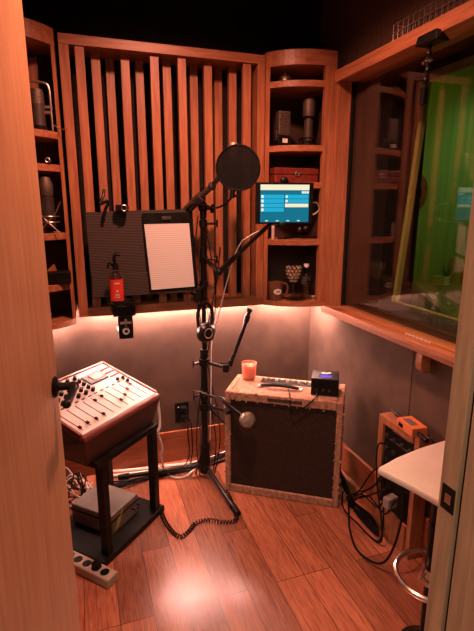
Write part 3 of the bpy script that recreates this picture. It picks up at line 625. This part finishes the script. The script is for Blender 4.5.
# ---------------- patch box on right wall
t=thing('patch_box',(1.29,1.535,0),'wooden connection box with a black jack panel standing against the right wall','connection box')
X0,X1,Ya,Yb,Zt=1.262,1.329,1.405,1.675,.572
m=MB(); m.bb((X0,Ya,0),(X1,Ya+.026,Zt)).bb((X0,Yb-.035,0),(X1,Yb,Zt)).bb((X0,Ya+.035,Zt-.035),(X1,Yb-.035,Zt)).bb((X0,Ya+.035,0),(X1,Yb-.035,.14)).bb((X1-.01,Ya+.03,.1),(X1,Yb-.03,Zt-.03)); obj('frame',m,oakZ,t,bev=.002)
obj('jack_panel',MB().bb((X0+.012,Ya+.034,.139),(X0+.02,Yb-.034,Zt-.034)),black,t)
rr=random.Random(5)
for r_ in range(6):
    for c_i in range(4):
        y=Ya+.062+.052*c_i; z=.185+.060*r_
        obj('jack',MB().cyl((X0+.008,y,z),(X0+.013,y,z),.013,n=14).cyl((X0+.005,y,z),(X0+.009,y,z),.007,n=12),gmetal if r_>2 else blackm,t)
obj('label_strip',MB().bb((X0+.010,Ya+.07,.525),(X0+.0125,Yb-.09,.529)).bb((X0+.010,Ya+.07,.477),(X0+.0125,Yb-.07,.480)),nickel,t)
pg=obj('grey_plug',MB().box((1.222,1.50,.235),(.06,.035,.05),rot=.2),greyconn,bev=.004); tag(pg,'grey rectangular multipin plug pushed into the connection box','plug')
for i in range(8):
    y=Ya+.062+.052*(i%4); z=.254+.064*(i//2); 
    lo_=[V((X0,y,z)),V((X0-.035,y+.01,z-.005)),V((X0-.06,y+.04,z-.08)),V((1.22-.02*(i%3),1.66+.02*(i%4),.16)),V((1.24-.010*(i%4),1.80+.015*(i%3),.03)),V((1.215+.006*i,1.72-.02*(i%3),.012+.003*i)),V((1.22,1.56,.014+.004*i)),V((1.26,1.68,.012+.004*i)),V((1.25,1.78+.01*i,.02)),V((1.24+.008*(i%3),1.90,.05+.01*(i%4))),V((1.27,2.0,.10))]
    if i>=6: lo_=[V((X0,y,z)),V((X0-.035,y,z-.01)),V((X0-.05,y-.03,z-.15)),V((1.20,1.58-.01*i,.03)),V((1.18,1.68,.012)),V((1.18,1.80,.012)),V((1.25,1.92,.014))]
    cable(lo_,.004,rubber,'black cable looping from the connection box jacks down to the floor','cables from the connection box')
cable([V((X0,1.44,.5)),V((1.21,1.42,.45)),V((1.17,1.36,.25)),V((1.12,1.38,.05)),V((1.08,1.50,.010)),V((1.12,1.64,.010)),V((1.20,1.78,.012)),V((1.26,1.88,.012))],.005,rubber,'thick black cable sweeping widest over the floor before the connection box')
# DI box
t=thing('direct_box',(1.287,1.485,Zt),'small orange metal box with jack plugs lying on the connection box','audio adapter',rz=math.radians(-6))
L('housing',MB().bb((-.036,-.058,.001),(.036,.058,.040)),orange,t,bev=.003)
L('top_label',MB().bb((-.022,-.028,.0395),(.01,.036,.0410)),greybox,t)
L('side_panel',MB().bb((-.0372,.01,.010),(-.0355,.042,.028)),black,t)
L('plug',MB().cyl((.0,.065,.022),(.0,.115,.024),.009,n=12).cyl((0,.115,.024),(0,.16,.026),.006,n=10),black,t,smooth_=True)
L('plug',MB().cyl((-.012,-.065,.022),(-.012,-.09,.022),.008,n=12).cyl((-.012,-.09,.022),(-.012,-.125,.02),.010,n=12),black,t,smooth_=True)
cable([V((1.26,1.36,.618)),V((1.262,1.32,.60)),V((1.28,1.30,.54)),V((1.30,1.31,.40))],.004,rubber,'short black cable leaving the orange box beside the stool')
# ---------------- stool
SC=V((1.040,1.040,0))
t=thing('bar_stool',SC,'bar stool with cream seat, black column and chrome foot ring at the right','stool')
m=MB()
sp=[(.895,1.178),(1.0,1.215),(1.12,1.243),(1.255,1.262),(1.30,1.10),(1.33,.95),(1.15,.87),(.985,.845),(.965,.95),(.935,1.06)]
m.prism(sp,.625,.650); st_=obj('seat',m,seat_m,t,bev=.008)
obj('column',MB().cyl(SC+V((0,0,.02)),SC+V((0,0,.62)),.020,n=20).cyl(SC+V((0,0,.31)),SC+V((0,0,.50)),.026,n=20),black,t,smooth_=True)
obj('collar',MB().lathe([(.022,0),(.045,.0),(.045,.006),(.030,.03),(.024,.05)],SC+V((0,0,.285)),caps=False),chrome,t,smooth_=True)
obj('foot_ring',MB().torus(SC+V((.0,.0,.30)),.115,.009,n=48).cyl(SC+V((.02,0,.30)),SC+V((.115,0,.30)),.007,n=10),chrome,t,smooth_=True)
obj('base',MB().lathe([(0,0),(.085,0),(.085,.008),(.05,.03),(.03,.05),(0,.05)],SC,caps=False,n=40),black,t,smooth_=True)
# ---------------- header things
t=thing('wire_basket',(1.315,1.53,2.16),'small wire basket lying on the ledge above the window','basket')
m=MB(); xa,xb,ya,yb,za,zb=1.285,1.343,1.22,1.80,2.163,2.225
for z in (za,za+.03,zb):
    m.tube([V((xa,ya,z)),V((xb,ya,z)),V((xb,yb,z)),V((xa,yb,z))],.0022,6,False,True)
for i in range(20):
    y=ya+(yb-ya)*i/19; m.tube([V((xb,y,zb)),V((xb,y,za)),V((xa,y,za)),V((xa,y,zb))],.0016,5,False)
for x in (1.305,1.325): m.tube([V((x,ya,zb)),V((x,ya,za)),V((x,yb,za)),V((x,yb,zb))],.0016,5,False)
obj('wire_frame',m,nickel,t)
for i in range(8): obj('bulb',MB().sph((1.315,1.27+.07*i,2.177),.010,n=10),nickel,t,smooth_=True)
hm=atX(431,37,1.262)
t=thing('window_clamp',hm-V((0,0,.2)),'black clamp with a jointed arm hanging from the window header','clamp')
obj('clamp_jaw',MB().hexa([hm+V(q_) for q_ in ((-.03,-.07,-.028),(.03,-.07,-.028),(.03,.05,-.022),(-.03,.05,-.022),(-.022,-.05,.012),(-.001,-.05,.012),(-.001,.045,.012),(-.022,.045,.012))]),black,t,bev=.004)
ar=[atX(430,44,1.262),atX(429,54,1.262),atX(427,62,1.262),atX(428,70,1.262),atX(426,80,1.262),atX(425,88,1.262)]
obj('arm',MB().tube(ar,.006,8),blackm,t,smooth_=True)
m=MB()
for q_ in ar[1:5]: m.sph(q_,.012,n=12)
m.cyl(ar[0],ar[4],.007,n=8)
obj('joint',m,blackm,t,smooth_=True); m=MB()
m.cyl(ar[2]-V((0,.025,0)),ar[2]+V((0,.022,0)),.006,n=8); obj('wing_screw',m,nickel,t,smooth_=True)
obj('holder',MB().box(atX(423.5,96,1.262),(.02,.024,.062)),black,t,bev=.003)
# ---------------- shelf things, right cabinet (front faces around Y 2.30)
t=thing('dome_bell',(1.045,2.33,2.108),'small chrome dome on the topmost shelf of the right cabinet','bell')
L('base',MB().lathe([(0,0),(.040,0),(.040,.006),(.030,.008),(0,.008)],n=28,caps=False),gmetal,t,smooth_=True)
L('dome',MB().lathe([(.034,.008),(.031,.022),(.020,.034),(.006,.040),(.004,.046),(0,.047)],n=28,caps=False),nickel,t,smooth_=True)
t=thing('ribbon_microphone',(1.040,2.335,1.806),'boxy bronze ribbon microphone on black base on second shelf of right cabinet','microphone')
L('base',MB().bb((-.038,-.028,0),(.038,.028,.048)),black,t,bev=.004); L('badge',MB().bb((-.014,-.0295,.016),(.014,-.0275,.036)),whitep,t)
L('head',MB().bb((-.033,-.022,.05),(.033,.022,.170)),dmesh_m,t,bev=.007)
m=MB()
for i in range(8): m.box((0,-.0225,.062+.0135*i),(.062,.002,.003),M=Matrix.Rotation(.5*(1 if i<4 else -1)*0,4,'Y'))
L('grille_bars',m,brownmic,t); L('yoke',MB().bb((-.041,-.006,.03),(-.036,.006,.075)).bb((.036,-.006,.03),(.041,.006,.075)),nickel,t)
t=thing('studio_microphone',(1.180,2.325,1.806),'tall bronze studio microphone in a shock mount on second shelf of right cabinet','microphone')
L('body',MB().cyl((0,0,.03),(0,0,.135),.024,n=24).cyl((0,0,.135),(0,0,.15),.017,n=20),brownmic,t,smooth_=True)
L('grille',MB().lathe([(0,.148),(.031,.150),(.033,.165),(.033,.225),(.026,.240),(0,.242)],n=28,caps=False),dmesh_m,t,smooth_=True)
L('shock_mount',MB().torus((0,0,.042),.046,.0045).torus((0,0,.012),.046,.0045).cyl((.033,.033,.01),(.033,.033,.045),.003,n=6).cyl((-.033,.033,.01),(-.033,.033,.045),.003,n=6).cyl((-.033,-.033,.01),(-.033,-.033,.045),.003,n=6).cyl((.033,-.033,.01),(.033,-.033,.045),.003,n=6).cyl((0,0,.001),(0,0,.028),.034,n=24),blackm,t,smooth_=True)
t=thing('leather_case',(1.110,2.36,1.625),'oxblood red case with silver latch on the third shelf of the right cabinet','case')
L('box',MB().bb((-.125,-.06,0),(.125,.06,.040)),redcase,t,bev=.004); L('lid',MB().bb((-.126,-.061,.042),(.126,.061,.075)),redcase,t,bev=.004)
L('latch',MB().torus((0,-.064,.045),.010,.003,(0,1,0)).bb((-.010,-.065,.045),(.010,-.061,.060)),nickel,t)
t=thing('white_tube',(.990,2.325,1.333),'slim white tube standing on the fourth shelf behind the tablet','tube')
L('body',MB().cyl((0,0,0),(0,0,.062),.0085,n=16),white_m,t,smooth_=True); L('cap',MB().cyl((0,0,.062),(0,0,.078),.0085,.006,n=16),whitep,t,smooth_=True)
t=thing('folding_tool',(1.13,2.29,1.333),'black long-handled tool lying on the fourth shelf below the tablet','tool')
L('handles',MB().tube([(-.09,0,.008),(0,.0,.012),(.10,-.004,.008)],.006,8).tube([(-.09,.03,.008),(0,.0,.012),(.105,.02,.008)],.006,8),black,t,smooth_=True); L('jaw',MB().bb((-.12,.005,.002),(-.085,.025,.014)),gmetal,t,bev=.002)
t=thing('earphones',(1.17,2.33,1.333),'pair of dark earphones hanging above the fourth shelf tool','earphones')
L('pod',MB().sph((-.02,0,.05),.014),gmetal,t,smooth_=True); L('pod',MB().sph((.015,0,.055),.014),gmetal,t,smooth_=True); L('lead',MB().tube([(-.02,0,.05),(-.015,0,.02),(0,0,.004),(.02,.01,.004),(.02,0,.03),(.015,0,.05)],.003,6),rubber,t,smooth_=True)
zb_=1.0
t=thing('mug',(1.015,2.335,zb_),'brown mug with a pale oval emblem on the bottom shelf of the cabinet','mug')
L('cup',MB().lathe([(0,0),(.036,0),(.040,.006),(.042,.100),(.038,.100),(.035,.010),(0,.009)],n=32,caps=False),brownmug,t,smooth_=True)
L('handle',MB().tube([(.038,0,.085),(.062,0,.088),(.074,0,.060),(.062,0,.025),(.037,0,.022)],.0055,8),brownmug,t,smooth_=True)
m=MB(); m.lathe([(0,0),(.022,0),(.022,.0015),(0,.0015)],(0,0,0),(0,-1,0),24,caps=False)
for v in m.bm.verts:
    v.co.z*=.72
    v.co+=V((-.004,0,.052)); v.co.y=-math.sqrt(max(.0428**2-v.co.x**2,0))+v.co.y
L('emblem',m,whitep,t); 
m=MB()
for dx in (-.012,-.004,.004): m.torus((dx,-.0445,.052),.0045,.0012,(0,1,0),14)
L('emblem_lettering',m,brownmug,t)
t=thing('goblet',(1.105,2.30,zb_),'tall patterned crystal goblet standing between mug and water bottle','goblet')
L('foot',MB().lathe([(0,0),(.034,0),(.030,.004),(.008,.010),(0,.010)],n=28,caps=False),tglass,t,smooth_=True)
L('stem',MB().lathe([(.006,.008),(.009,.03),(.006,.05),(.010,.075),(.007,.092)],n=16),tglass,t,smooth_=True)
cutg,cb2,_,_=base('cut_crystal',(.45,.36,.28),.15,.6)
m=MB()
for r_ in range(5):
    for k in range(10):
        a=k*math.pi/5+r_*.31; R_=[.018,.028,.034,.036,.036][r_]; m.sph((R_*math.cos(a),R_*math.sin(a),.108+.018*r_),.0085,n=8)
L('bowl',MB().lathe([(.006,.090),(.022,.104),(.034,.128),(.037,.160),(.038,.195),(.036,.195),(.035,.160),(.031,.130),(.018,.110),(0,.100)],n=32,caps=False),tglass,t,smooth_=True); L('cut_pattern',m,cutg,t,smooth_=True)
t=thing('water_bottle',(1.180,2.295,zb_),'small clear plastic water bottle with dark label on bottom cabinet shelf','bottle')
L('body',MB().lathe([(0,0),(.028,.0),(.031,.006),(.029,.02),(.031,.035),(.029,.05),(.031,.065),(.031,.13),(.027,.150),(.013,.172),(.012,.182),(0,.182)],n=30,caps=False),tglass,t,smooth_=True)
L('label',MB().lathe([(.0318,.088),(.0318,.132)],n=30,caps=False),gmetal,t,smooth_=True)
L('label_print',MB().prism([(-.016,.096),(-.004,.120),(.002,.108),(.008,.116),(.018,.096)],.0,.0015,Matrix(((1,0,0,0),(0,0,-1,-.0315),(0,1,0,0),(0,0,0,1)))),black,t)
L('cap',MB().cyl((0,0,.182),(0,0,.198),.014,n=20),whitep,t,smooth_=True)
t=thing('tealight',(1.225,2.29,zb_),'little white tealight at the right end of the bottom cabinet shelf','candle')
L('cup',MB().cyl((0,0,0),(0,0,.014),.014,n=18),nickel,t,smooth_=True); L('wax',MB().cyl((0,0,.013),(0,0,.017),.0125,n=18),white_m,t)
tag(obj('glass_dish',MB().lathe([(0,0),(.05,0),(.062,.006),(.064,.010),(.058,.009),(.048,.004),(0,.004)],(1.115,2.29,.0),n=32,caps=False),tglass,smooth_=True),'low clear glass dish under the goblet on the bottom cabinet shelf','dish').location.z=zb_
tag(obj('glass_ball',MB().sph((1.072,2.315,zb_+.0165),.0165),tglass,smooth_=True),'small clear glass ball between the mug and the goblet','ornament')
# ---------------- left cabinet
t=thing('vintage_microphone',(-.125,2.33,1.825),'bronze microphone in a tall U bracket on the upper shelf of left cabinet','microphone')
L('body',MB().cyl((0,0,.02),(0,0,.105),.030,n=24),brownmic,t,smooth_=True); L('grille',MB().lathe([(0,.105),(.031,.106),(.031,.150),(.027,.168),(0,.170)],n=28,caps=False),dmesh_m,t,smooth_=True)
L('bracket',MB().tube([(.055,0,.005),(.055,0,.10),(.054,0,.170),(.04,0,.195),(-.02,0,.20),(-.05,0,.195)],.005,8).cyl((.03,0,.10),(.062,0,.10),.007,n=10).cyl((.028,0,.078),(.055,0,.078),.008,n=10).tube([(.055,0,.03),(.09,-.01,.012),(.115,-.02,.006)],.0025,6),nickel,t,smooth_=True); L('foot',MB().cyl((0,0,0),(0,0,.02),.035,n=24),blackm,t,smooth_=True)
tag(obj('pine_offcut',MB().prism([(-.20,1.825),(-.115,1.825),(-.115,2.155),(-.20,2.13)],2.44,2.46,Matrix(((1,0,0,0),(0,0,1,0),(0,1,0,0),(0,0,0,1)))),oakZ,bev=.002),'upright pale wooden board leaning inside the top compartment of the left cabinet','board')
t=thing('lens_adapter',(-.100,2.30,1.685),'tiny black round adapter on the second shelf of the left cabinet','adapter')
L('barrel',MB().cyl((0,.02,.016),(0,-.015,.016),.016,n=18),black,t,smooth_=True); L('ring',MB().torus((0,-.016,.016),.009,.0025,(0,1,0)),nickel,t,smooth_=True)
t=thing('shock_mounted_microphone',(-.120,2.315,1.385),'grey microphone in a silver wire cradle on the third shelf of left cabinet','microphone')
L('body',MB().cyl((0,0,.025),(0,0,.16),.031,n=24),gmetal,t,smooth_=True); L('grille',MB().lathe([(0,.16),(.027,.162),(.031,.175),(.031,.215),(.020,.245),(0,.252)],n=28,caps=False),dmesh_m,t,smooth_=True)
L('cradle',MB().torus((0,0,.075),.047,.003).torus((0,0,.05),.047,.003).tube([(-.058,-.03,.14),(-.035,-.035,.09),(-.0,-.045,.05),(.045,-.04,.004)],.0028,6,False).tube([(.058,-.03,.14),(.035,-.035,.09),(0,-.045,.05),(-.045,-.04,.004)],.0028,6,False).tube([(-.045,-.04,.004),(-.05,.03,.004),(.045,.03,.004)],.0028,6,False),nickel,t,smooth_=True)
t=thing('black_pouch',(-.105,2.315,1.15),'black rectangular pouch with a pale triangular flap on the lower left shelf','pouch')
L('body',MB().bb((-.062,-.03,0),(.062,.03,.062)),black,t,bev=.008); L('flap',MB().prism([(-.022,.062),(.022,.062),(.012,.095)],-.004,.004,Matrix(((1,0,0,-.02),(0,0,1,0),(0,1,0,0),(0,0,0,1)))),oakZ,t)
# ---------------- control room things
t=thing('sofa',(3.0,3.2,0),'dark upholstered sofa seen through the control room window','sofa')
s0=atY(428,300,3.3).x; zt=atY(440,285,3.3).z
obj('seat',MB().bb((s0,2.75,.0),(4.4,3.45,.46)),sofa_m,t,bev=.04)
obj('back',MB().bb((s0,3.32,.0),(4.4,3.52,zt-.04)),sofa_m,t,bev=.05)
obj('arm',MB().hexa([(s0-.12,2.75,.08),(s0+.08,2.75,.08),(s0+.08,3.5,.08),(s0-.12,3.5,.08),(s0-.12,2.75,.62),(s0+.08,2.75,.62),(s0+.08,3.5,zt+.08),(s0-.12,3.5,zt+.08)]),sofa_m,t,bev=.04)
cx_=atY(455,300,3.2); tag(obj('cushion',MB().sph((cx_.x,3.15,zt-.16),.24,(1.2,.4,.75),Matrix.Rotation(-.2,4,'X')),sofa_m,smooth_=True),'plump purple-grey cushion on the sofa behind the window','cushion')
sx=lambda px:atY(px,270,3.62).x
zs=atY(452,284,3.62).z
t=thing('side_shelf',(3.3,3.62,0),'low shelf behind the sofa at the green wall','shelf')
obj('board',MB().bb((sx(424),3.56,zs-.03),(4.6,3.70,zs)),board_wood,t,bev=.003)
obj('panel',MB().bb((sx(424),3.66,0),(4.6,3.70,zs-.03)),board_wood,t)
ax_=sx(465)
t=thing('small_amplifier',(ax_,3.63,zs),'small yellow-orange practice amplifier on the shelf in the control room','amplifier')
obj('cabinet',MB().bb((ax_-.13,3.57,zs),(ax_+.13,3.69,zs+.26)),board_wood,t,bev=.006); obj('speaker_cloth',MB().bb((ax_-.10,3.565,zs+.02),(ax_+.10,3.572,zs+.17)),orange,t); obj('knob',MB().cyl((ax_-.06,3.56,zs+.215),(ax_-.06,3.572,zs+.215),.015,n=12),black,t)
px_=sx(447)
t=thing('potted_plant',(px_,3.62,zs),'small spiky potted plant beside the orange amplifier','plant')
obj('pot',MB().cyl((px_,3.62,zs),(px_,3.62,zs+.08),.035,.045,n=18),white_m,t)
m=MB()
for i in range(14):
    a=i*.9; m.cyl((px_,3.62,zs+.06),(px_+.07*math.cos(a),3.62+.05*math.sin(a),zs+.19+.03*math.sin(i*2.3)),.006,.001,n=5)
m.cyl((px_,3.62,zs+.05),(px_,3.62,zs+.09),.03,n=8)
obj('leaves',m,leaf,t)
lx=sx(438)
t=thing('lunch_tin',(lx,3.62,zs),'small yellow tin on the control room shelf left of the plant','tin')
obj('box',MB().bb((lx-.05,3.58,zs),(lx+.05,3.66,zs+.08)),board_wood,t,bev=.004); obj('lid',MB().bb((lx-.052,3.578,zs+.08),(lx+.052,3.662,zs+.09)),yellowst,t,bev=.002)
def guitar(x,y,z,label):
    t=thing('electric_guitar',(x,y,z-.25),label,'guitar')
    m=MB(); ol=[]
    for k in range(40):
        a=2*math.pi*k/40; r=.17+.03*math.cos(2*a)+.02*math.sin(a)*-1; 
        ol.append((r*math.cos(a)*.9-(.0),r*math.sin(a)*1.25))
    M_=Matrix(((1,0,0,x),(0,0,1,y),(0,1,0,z),(0,0,0,1))); m.prism(ol,0,.045,M_); obj('body',m,gskin,t,bev=.008)
    obj('neck',MB().bb((x-.024,y-.006,z+.1),(x+.024,y+.012,z+.62)),board_wood,t,bev=.004)
    obj('wall_hook',MB().cyl((x,y,z+.64),(x,3.70,z+.64),.012,n=10),black,t)
    obj('headstock',MB().bb((x-.035,y-.004,z+.62),(x+.035,y+.012,z+.78)),black,t,bev=.008)
    obj('pickguard',MB().prism([(p[0]*.6,p[1]*.55-.02) for p in ol],-.004,0,M_),black,t)
    for dz in (-.05,.03): obj('pickup',MB().bb((x-.04,y-.012,z+dz-.012),(x+.04,y-.003,z+dz+.012)),nickel,t,bev=.003)
g_=atY(412,190,3.62); guitar(g_.x,3.62,g_.z,'reddish electric guitar hanging on the green wall, upper one')
g_=atY(402,292,3.5); guitar(g_.x,3.5,g_.z,'dark electric guitar hanging low on the green wall')
tag(obj('plastic_clips',MB().tube([V((1.285+(.008 if k%2 else -.008),1.42+.012*k,.980)) for k in range(14)],.0022,6,False),whitep),'row of tiny white plastic loops lying on the window sill','clips')
# ------------------------------------------------------------------ lights
def spot(name,loc,tgt,e,col,size=1.2,blend=.6,r=.06):
    l=bpy.data.lights.new(name,'SPOT'); l.energy=e; l.color=col; l.spot_size=size; l.spot_blend=blend; l.shadow_soft_size=r
    o=bpy.data.objects.new(name,l); COL.objects.link(o); o.location=loc
    o.rotation_euler=(V(tgt)-V(loc)).to_track_quat('-Z','Y').to_euler(); return o
def area(name,loc,tgt,e,col,sx,sy):
    l=bpy.data.lights.new(name,'AREA'); l.shape='RECTANGLE'; l.size=sx; l.size_y=sy; l.energy=e; l.color=col
    o=bpy.data.objects.new(name,l); COL.objects.link(o); o.location=loc
    o.rotation_euler=(V(tgt)-V(loc)).to_track_quat('-Z','Y').to_euler(); return o
WARM=(1,.37,.245)
spot('ceiling_spot',(.46,1.50,2.58),(.50,1.75,0),160,WARM,2.6,.8,.06)
area('hall_lamp',(-.55,-.8,2.45),(.2,.2,.6),28,(1,.78,.58),.5,.5)
spot('control_room_lamp',(3.9,2.6,2.5),(3.7,3.7,1.9),18,(.45,1,.42),1.2,.9,.1)
area('control_room_glow',(2.6,2.2,2.85),(2.6,2.6,0),10,(.85,.9,.12),.8,.8)
area('added_frame_light',(1.75,2.5,2.5),(1.6,1.7,1.7),22,(.70,.95,.06),.2,.2)  # added light that only tints the outer window frame yellow-green
w_=bpy.data.worlds.new('world'); S.world=w_; w_.use_nodes=True; w_.node_tree.nodes['Background'].inputs[0].default_value=(.5,.2,.12,1); w_.node_tree.nodes['Background'].inputs[1].default_value=.006
